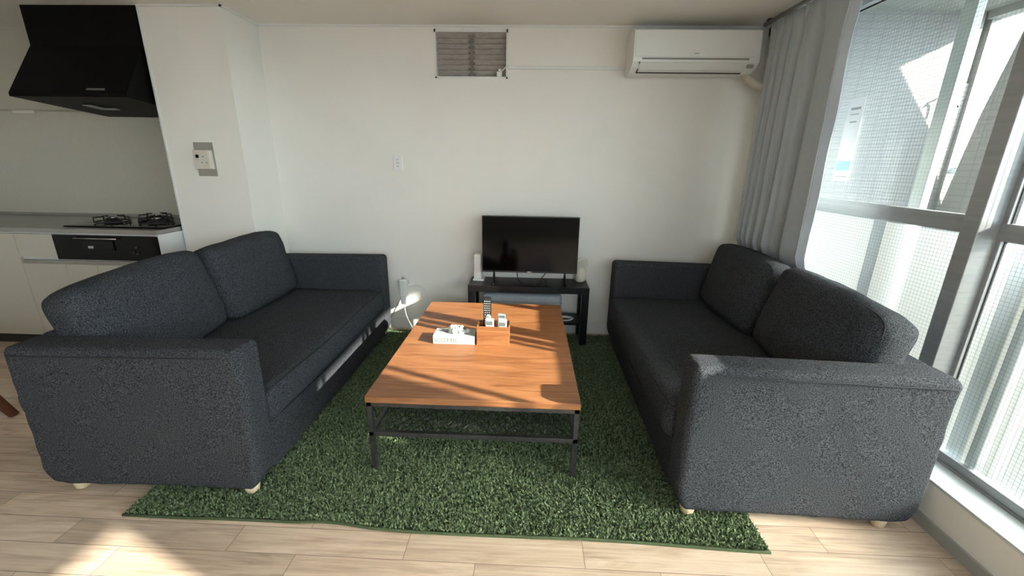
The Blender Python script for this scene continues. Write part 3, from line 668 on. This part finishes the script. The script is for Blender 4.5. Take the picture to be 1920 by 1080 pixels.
# ------------------------------------------------------------------ wall fittings
# louver vent
lv = thing('louver_vent', 'white framed louvre with dusty slats high on the back wall', 'vent', ((lx0 + lx1) / 2, D, lz0))
W2, H2 = (lx1 - lx0) / 2, lz1 - lz0
m = MB(); f_ = .012; m.box((-W2, -.006, 0), (-W2 + f_, .08, H2)).box((W2 - f_, -.006, 0), (W2, .08, H2)).box((-W2, -.006, 0), (W2, .08, f_)).box((-W2, -.006, H2 - f_ * 1.6), (W2, .08, H2))
m.build('frame', WPAINT, lv)
MB().box((-W2 + f_, .11, f_), (W2 - f_, .115, H2 - f_)).build('backing', DARK, lv)
for i in range(8):
    z = .022 + i * (H2 - .055) / 7.6
    MB().box((-W2 + f_ + .001, .040, z), (W2 - f_ - .001, .046, z + .040), rot=Matrix.Rotation(math.radians(28), 3, 'X')).build('slat', SLAT, lv)
MB().box((-.008, .028, f_), (.008, .036, H2 - .03)).build('control_bar', mat('dusty_bar', (.16, .135, .115), .6, col2=(.22, .19, .16), scale=20), lv)
CLIPM = mat('dusty_clip', (.18, .155, .135), .6, col2=(.24, .21, .18), scale=20)
for i in range(8): B((-.022, .030, .03 + i * .036), (.022, .040, .042 + i * .036)).build('hinge_clip', CLIPM, lv)
vp = thing('vent_plug', 'white plug and cord resting in the lower right corner of the louvre', 'plug', (-.235, D - .002, lz0 + f_))
MB().rbox((-.022, -.01, 0), (.016, .02, .034), .006, step=.02).build('plug_body', WPLAST, vp, smooth=True)
MB().rbox((-.010, -.012, .034), (.010, .012, .052), .005, step=.02).build('plug_cap', WPLAST, vp, smooth=True)
MB().tube([(.005, -.006, .030), (.025, -.010, .045), (.05, -.014, .068)], .004, 7).build('lead', WPLAST, vp, smooth=True)
ch = thing('cable_channel', 'slim white cable channel on the wall from the louvre to the air conditioner', 'cable channel', (.25, D, 2.052))
MB().box((-.425, -.012, 0), (.43, 0, .024)).build('channel', WPAINT, ch, bevel=.003)
# air conditioner
ac = thing('air_conditioner', 'white wall air conditioner near the ceiling beside the curtain', 'air conditioner', (1.09, D, 2.0))
a0, a1 = -.418, .412
prof = [(0, 0.012), (0, .272), (-.185, .268), (-.222, .252), (-.236, .080), (-.232, .062), (-.200, .030), (-.12, .006), (-.03, 0)]
MB().prism(prof, 0, a0, a1).build('housing', WPLAST, ac, bevel=.003)
MB().prism([(-.221, .250), (-.2255, .252), (-.2400, .092), (-.235, .090)], 0, a0 + .012, a1 - .012).build('front_panel', mat('panel_white', (.80, .80, .77), .2, col2=(.82, .82, .79), scale=3), ac)
MB().box((a0 + .06, -.2375, .070), (a1 - .07, -.2335, .080)).build('intake_slot', mat('slot_grey', (.22, .22, .20), .5, col2=(.25, .25, .23), scale=9), ac, xf=Matrix.Translation((0, -.002, .004)))
fl = MB().prism([(-.2335, .060), (-.2385, .057), (-.196, .020), (-.15, .008), (-.15, .013)], 0, a0 + .05, a1 - .085).build('air_flap', WPLAST, ac)
MB().prism([(-.234, .061), (-.2355, .060), (-.150, .004), (-.15, .010)], 0, a0 + .044, a0 + .049).build('flap_gap', DARK, ac)
MB().prism([(-.160, .0075), (-.160, .012), (-.152, .009), (-.152, .0045)], 0, a0 + .044, a1 - .08).build('flap_gap', DARK, ac)
MB().box((-.02, -.2392, .108), (.012, -.2384, .113)).build('brand_mark', PRINT, ac)
MB().rbox((a1 - .07, -.226, .030), (a1 - .03, -.205, .052), .006, step=.02).build('indicator', mat('indicator_grey', (.3, .3, .28), .4, col2=(.34, .34, .32), scale=9), ac, smooth=True)
pp = thing('refrigerant_pipe', 'beige wrapped pipe from the air conditioner into the right wall', 'pipe', (1.64, 3.27, 1.93))
MB().tube([(-.17, .01, .10), (-.145, -.005, .055), (-.10, -.02, .022), (-.05, -.02, .002), (.005, -.02, 0)], .030, 14).build('wrapped_pipe', BEIGEP, pp, smooth=True)
MB().tube([(-.012, -.02, 0), (.005, -.02, 0)], .055, 24).build('wall_flange', CREAM, pp, smooth=True)
# outlet on the wall
ou = thing('wall_outlet', 'white wall outlet plate on the middle of the back wall', 'outlet', (-1.028, D, 1.386))
MB().rbox((-.036, -.010, -.060), (.036, .002, .060), .004, step=.04, rs=3).build('plate', WPLAST, ou, smooth=True)
m = MB()
for z in (.018, -.006): m.box((-.008, -.0108, z), (-.005, -.0095, z + .010)).box((.004, -.0108, z), (.007, -.0095, z + .010))
m.box((-.007, -.0108, -.028), (.006, -.0095, -.024)); m.build('socket_holes', DARK, ou)
# low power tap with plugs and cords
pt = thing('power_tap', 'white plug tap with cords low on the back wall beside the left sofa', 'power tap', (-1.035, D, .30))
MB().rbox((-.030, -.060, .0), (.030, 0, .150), .010, step=.03).build('tap_body', WPLAST, pt, smooth=True)
MB().rbox((-.014, -.085, -.055), (.034, -.035, .010), .008, step=.03).build('plug', WPLAST, pt, smooth=True)
MB().tube([(-.01, -.02, .14), (.0, -.05, .172), (.025, -.05, .172), (.042, -.03, .145), (.045, -.012, .11)], .005, 8).build('lead', WPLAST, pt, smooth=True)
cable('wall_cable', 'white cord hanging from the low plug tap to the floor by the table', [(-1.025, 3.318, .255), (-1.025, 3.31, .20), (-1.015, 3.31, .14), (-.985, 3.30, .08), (-.95, 3.27, .035), (-.88, 3.24, .028), (-.7, 3.22, .028)], .006, WPLAST)
cable('wall_cable', 'grey cord running down left from the low plug tap behind the sofa', [(-1.06, 3.335, .285), (-1.09, 3.345, .24), (-1.13, 3.35, .16), (-1.18, 3.36, .06), (-1.22, 3.35, .03), (-1.30, 3.34, .027)], .004, STICKG)
cable('wall_cable', 'white cord looping right from the low plug tap along the wall', [(-1.0, 3.365, .37), (-.965, 3.355, .385), (-.925, 3.355, .40), (-.88, 3.355, .375), (-.845, 3.36, .345), (-.84, 3.362, .28), (-.845, 3.36, .16), (-.84, 3.355, .05)], .0042, WPLAST)
# water-heater controller on the column
hc = thing('wall_controller', 'cream hot water controller on a grey plate on the column', 'controller', (-2.277, 2.99, 1.39))
MB().box((-.068, -.004, -.115), (.068, 0, .112)).build('back_plate', PLATE, hc, bevel=.001)
MB().rbox((-.066, -.026, -.068), (.060, -.003, .062), .005, step=.05, rs=3).build('casing', mat('controller_cream', (.62, .57, .49), .5, col2=(.66, .61, .53), scale=9), hc, smooth=True)
MB().box((-.050, -.0275, .008), (-.028, -.0255, .030)).build('display', GLOSSB, hc)
MB().box((.040, -.0285, -.062), (.056, -.0255, .056)).build('door_strip', mat('controller_strip', (.76, .72, .60), .4, col2=(.8, .76, .64), scale=9), hc)
for (x, z) in ((.002, .012), (-.012, -.028), (.020, -.028)): MB().box((x - .005, -.0272, z), (x + .006, -.0255, z + .010)).build('button', PRINT, hc)

# ------------------------------------------------------------------ kitchen
KF, KT = 2.785, .912                                   # front plane, counter top
kc = thing('kitchen_base_unit', 'greige kitchen base cabinets with slim grip rail behind the left sofa', 'cabinet', (-3.9, KF, 0))
c0, c1 = LX + .01 + 3.9, KX - .012 + 3.9 - .012
MB().box((c0, .02, .10), (c1 - .018, KY - KF - .003, KT - .032)).build('carcass', CABS, kc)
MB().box((c1 - .018, .0, .10), (c1, KY - KF - .003, KT - .032)).build('side_panel', CABS, kc)
MB().box((c0, .07, 0), (c1 - .002, KY - KF - .003, .10)).build('plinth', DARK, kc)
oz0, oz1 = .690, .868; ox0, ox1 = -3.335 + 3.9, -2.570 + 3.9
def kdoor(x0, x1, z0, z1): return MB().box((x0 + .0015, 0, z0), (x1 - .0015, .019, z1)).build('door', CABM, kc, bevel=.001)
kdoor(c0, -4.42 + 3.9, .10, .868)
kdoor(-4.42 + 3.9, -4.02 + 3.9, .10, .868); kdoor(-4.02 + 3.9, -3.620 + 3.9, .10, .868)
kdoor(-3.620 + 3.9, ox0, .700, .868)
for a, b in ((-3.620, -3.30), (-3.30, -3.07), (-3.07, -2.92), (-2.92, -2.572)): kdoor(a + 3.9, b + 3.9, .10, .655)
MB().box((-3.60 + 3.9, -.004, .655), (c1 - .02, .016, .684)).build('grip_rail', SSTEEL, kc, bevel=.003)
kw = thing('kitchen_worktop', 'steel kitchen worktop under the range hood', 'worktop', (-3.9, KF, KT))
MB().box((c0, -.012, -.030), (c1 + .004, KY - KF - .003, 0)).build('slab', SSTEEL, kw, bevel=.002)
MB().box((c0, KY - KF - .02, 0), (c1, KY - KF - .003, .022)).build('upstand', SSTEEL, kw, bevel=.002)
ov = thing('fish_grill', 'black built-in grill front below the gas hob', 'grill', (-2.9525, KF, oz0))
gw = (ox1 - ox0) / 2
MB().box((-gw, -.004, .002), (gw, .018, oz1 - oz0)).build('front', GLOSSB, ov, bevel=.002)
MB().box((-.17, -.012, .075), (.06, -.003, .140)).build('window', mat('smoked_glass', (.004, .004, .004), .12, col2=(.006, .006, .006), scale=5, spec=.2), ov, bevel=.002)
MB().tube([(-.21, -.020, .158), (.10, -.020, .158)], .004, 8).build('handle', CHROME, ov, smooth=True)
for x, z_ in ((.22, .08), (.19, .045), (.22, .035)): MB().tube([(x, -.003, z_ + .02), (x, -.014, z_ + .02)], .008, 14).build('knob', BPLAST, ov, smooth=True)
MB().rbox((-.125, -.016, .085), (-.085, -.009, .105), .003, step=.02, rs=2).build('latch', CHROME, ov, smooth=True)
hb = thing('gas_hob', 'black gas hob with wire pan supports on the kitchen worktop', 'hob', (-2.935, 3.08, KT))
MB().rbox((-.37, -.235, 0), (.37, .235, .012), .005, step=.2, rs=2).build('hob_plate', GLOSSB, hb, smooth=True)
for (bx, by) in ((-.17, -.06), (.17, -.06), (0, .13)):
    b_ = MB().lathe([(.055, .0), (.055, .018), (.038, .024), (.036, .034), (0.001, .036)], (bx, by, .012), 22).build('burner', BURN, hb, smooth=True)
    MB().lathe([(.030, .0), (.030, .006), (.001, .007)], (bx, by, .047), 18).build('burner_cap', CHROME, b_, smooth=True)
    m = MB(); R2 = .105
    m.tube([(bx + R2 * math.cos(a), by + R2 * .95 * math.sin(a), .022) for a in [2 * PI * i / 26 for i in range(26)]], .005, 7, closed=True)
    for k in range(5):
        a = 2 * PI * k / 5 + .3; c_, s_ = math.cos(a), math.sin(a)
        m.tube([(bx + R2 * c_, by + R2 * s_ * .95, .020), (bx + R2 * c_, by + R2 * s_ * .95, .056), (bx + .045 * c_, by + .045 * s_, .060)], .0045, 7)
    m.build('pan_support', BURN, hb, smooth=True)
hd = thing('range_hood', 'black sloping range hood hanging from the kitchen ceiling', 'range hood', (-2.96, KY, 1.7))
h0, h1 = -3.345 + 2.96, -2.572 + 2.96
MB().box((h0, 3.0 - KY, 2.10 - 1.7), (h1, -.004, CZ - 1.7 - .001)).build('chimney', HOODM, hd)
m = MB(); yb = -.004
m.add([(h0 - .012, 2.80 - KY, .082), (h1, 2.80 - KY, .082), (h1, yb, .02), (h0 - .012, yb, .02), (h0, 3.0 - KY, .40), (h1, 3.0 - KY, .40), (h1, yb, .40), (h0, yb, .40), (h0 - .012, 2.80 - KY, .060), (h1, 2.80 - KY, .060), (h1, yb, 0), (h0 - .012, yb, 0)],
      [(0, 1, 5, 4), (1, 2, 6, 5), (2, 3, 7, 6), (3, 0, 4, 7), (4, 5, 6, 7), (0, 8, 9, 1), (1, 9, 10, 2), (2, 10, 11, 3), (3, 11, 8, 0), (8, 11, 10, 9)])
m.build('canopy', HOODM, hd)
def on_slope(x, s_): # point on the canopy front
    return Vector((x, 2.80 - KY + .2 * s_, .082 + .318 * s_))
sl = Matrix.Rotation(math.atan2(.2, .318), 4, 'X')
MB().rbox((.115, -.004, .0), (.235, .004, .013), .003, step=.1, rs=2).build('switch_strip', mat('hood_switch', (.12, .12, .115), .4, col2=(.15, .15, .14), scale=9), hd, smooth=True, xf=Matrix.Translation((0, 2.80 - KY + .012, .102)) @ Matrix.Rotation(-math.atan2(.2, .318), 4, 'X'))
m = MB(); Q = Matrix.Translation((-.06, -.42, .030)) @ Matrix.Rotation(math.atan2(-.06, .65), 4, 'X')
m.box((-.05, -.05, -.006), (.01, .08, -.001)).box((-.05, .05, -.006), (.08, .09, -.001)); m.build('light_cover', mat('lamp_cover', (.20, .20, .20), .3, col2=(.24, .24, .24), scale=5), hd, xf=Q)
struct('trim_14', B((LX, KY - .008, 1.735), (KX - .02, KY, 1.747)), JOINT)
sh = thing('shelf_bracket', 'small cream block on the kitchen wall joint left of the hood', 'bracket', (-4.03, KY, 1.72))
MB().rbox((-.10, -.020, -.004), (.08, 0, .022), .004, step=.05, rs=2).build('block', CREAM, sh, smooth=True)

# ------------------------------------------------------------------ wooden chair behind the left sofa
wc = thing('wooden_chair', 'red-brown wooden chair with splayed legs at the left edge beside the left sofa', 'chair', (-3.20, 1.74, 0))
MB().rbox((-.20, -.19, .430), (.20, .15, .465), .012, step=.06, rs=3).build('seat', REDW, wc, smooth=True)
for (x0, y0, x1, y1) in ((.355, -.20, .17, -.14), (.355, .19, .17, .11), (-.24, -.20, -.15, -.14), (-.24, .19, -.15, .11)):
    MB().tube([(x0, y0, 0), (x0 * .55 + x1 * .45, y0 * .5 + y1 * .5, .20), (x1, y1, .435)], .022, 10, r2=.040).build('leg', REDW, wc, smooth=True)
for sy in (-1, 1): MB().tube([(-.17, sy * .15, .45), (-.20, sy * .155, .65), (-.25, sy * .16, .84)], .017, 10, r2=.013).build('back_post', REDW, wc, smooth=True)
MB().rbox((-.255, -.17, .76), (-.235, .17, .85), .009, step=.05, rs=2).build('backrest', REDW, wc, smooth=True)
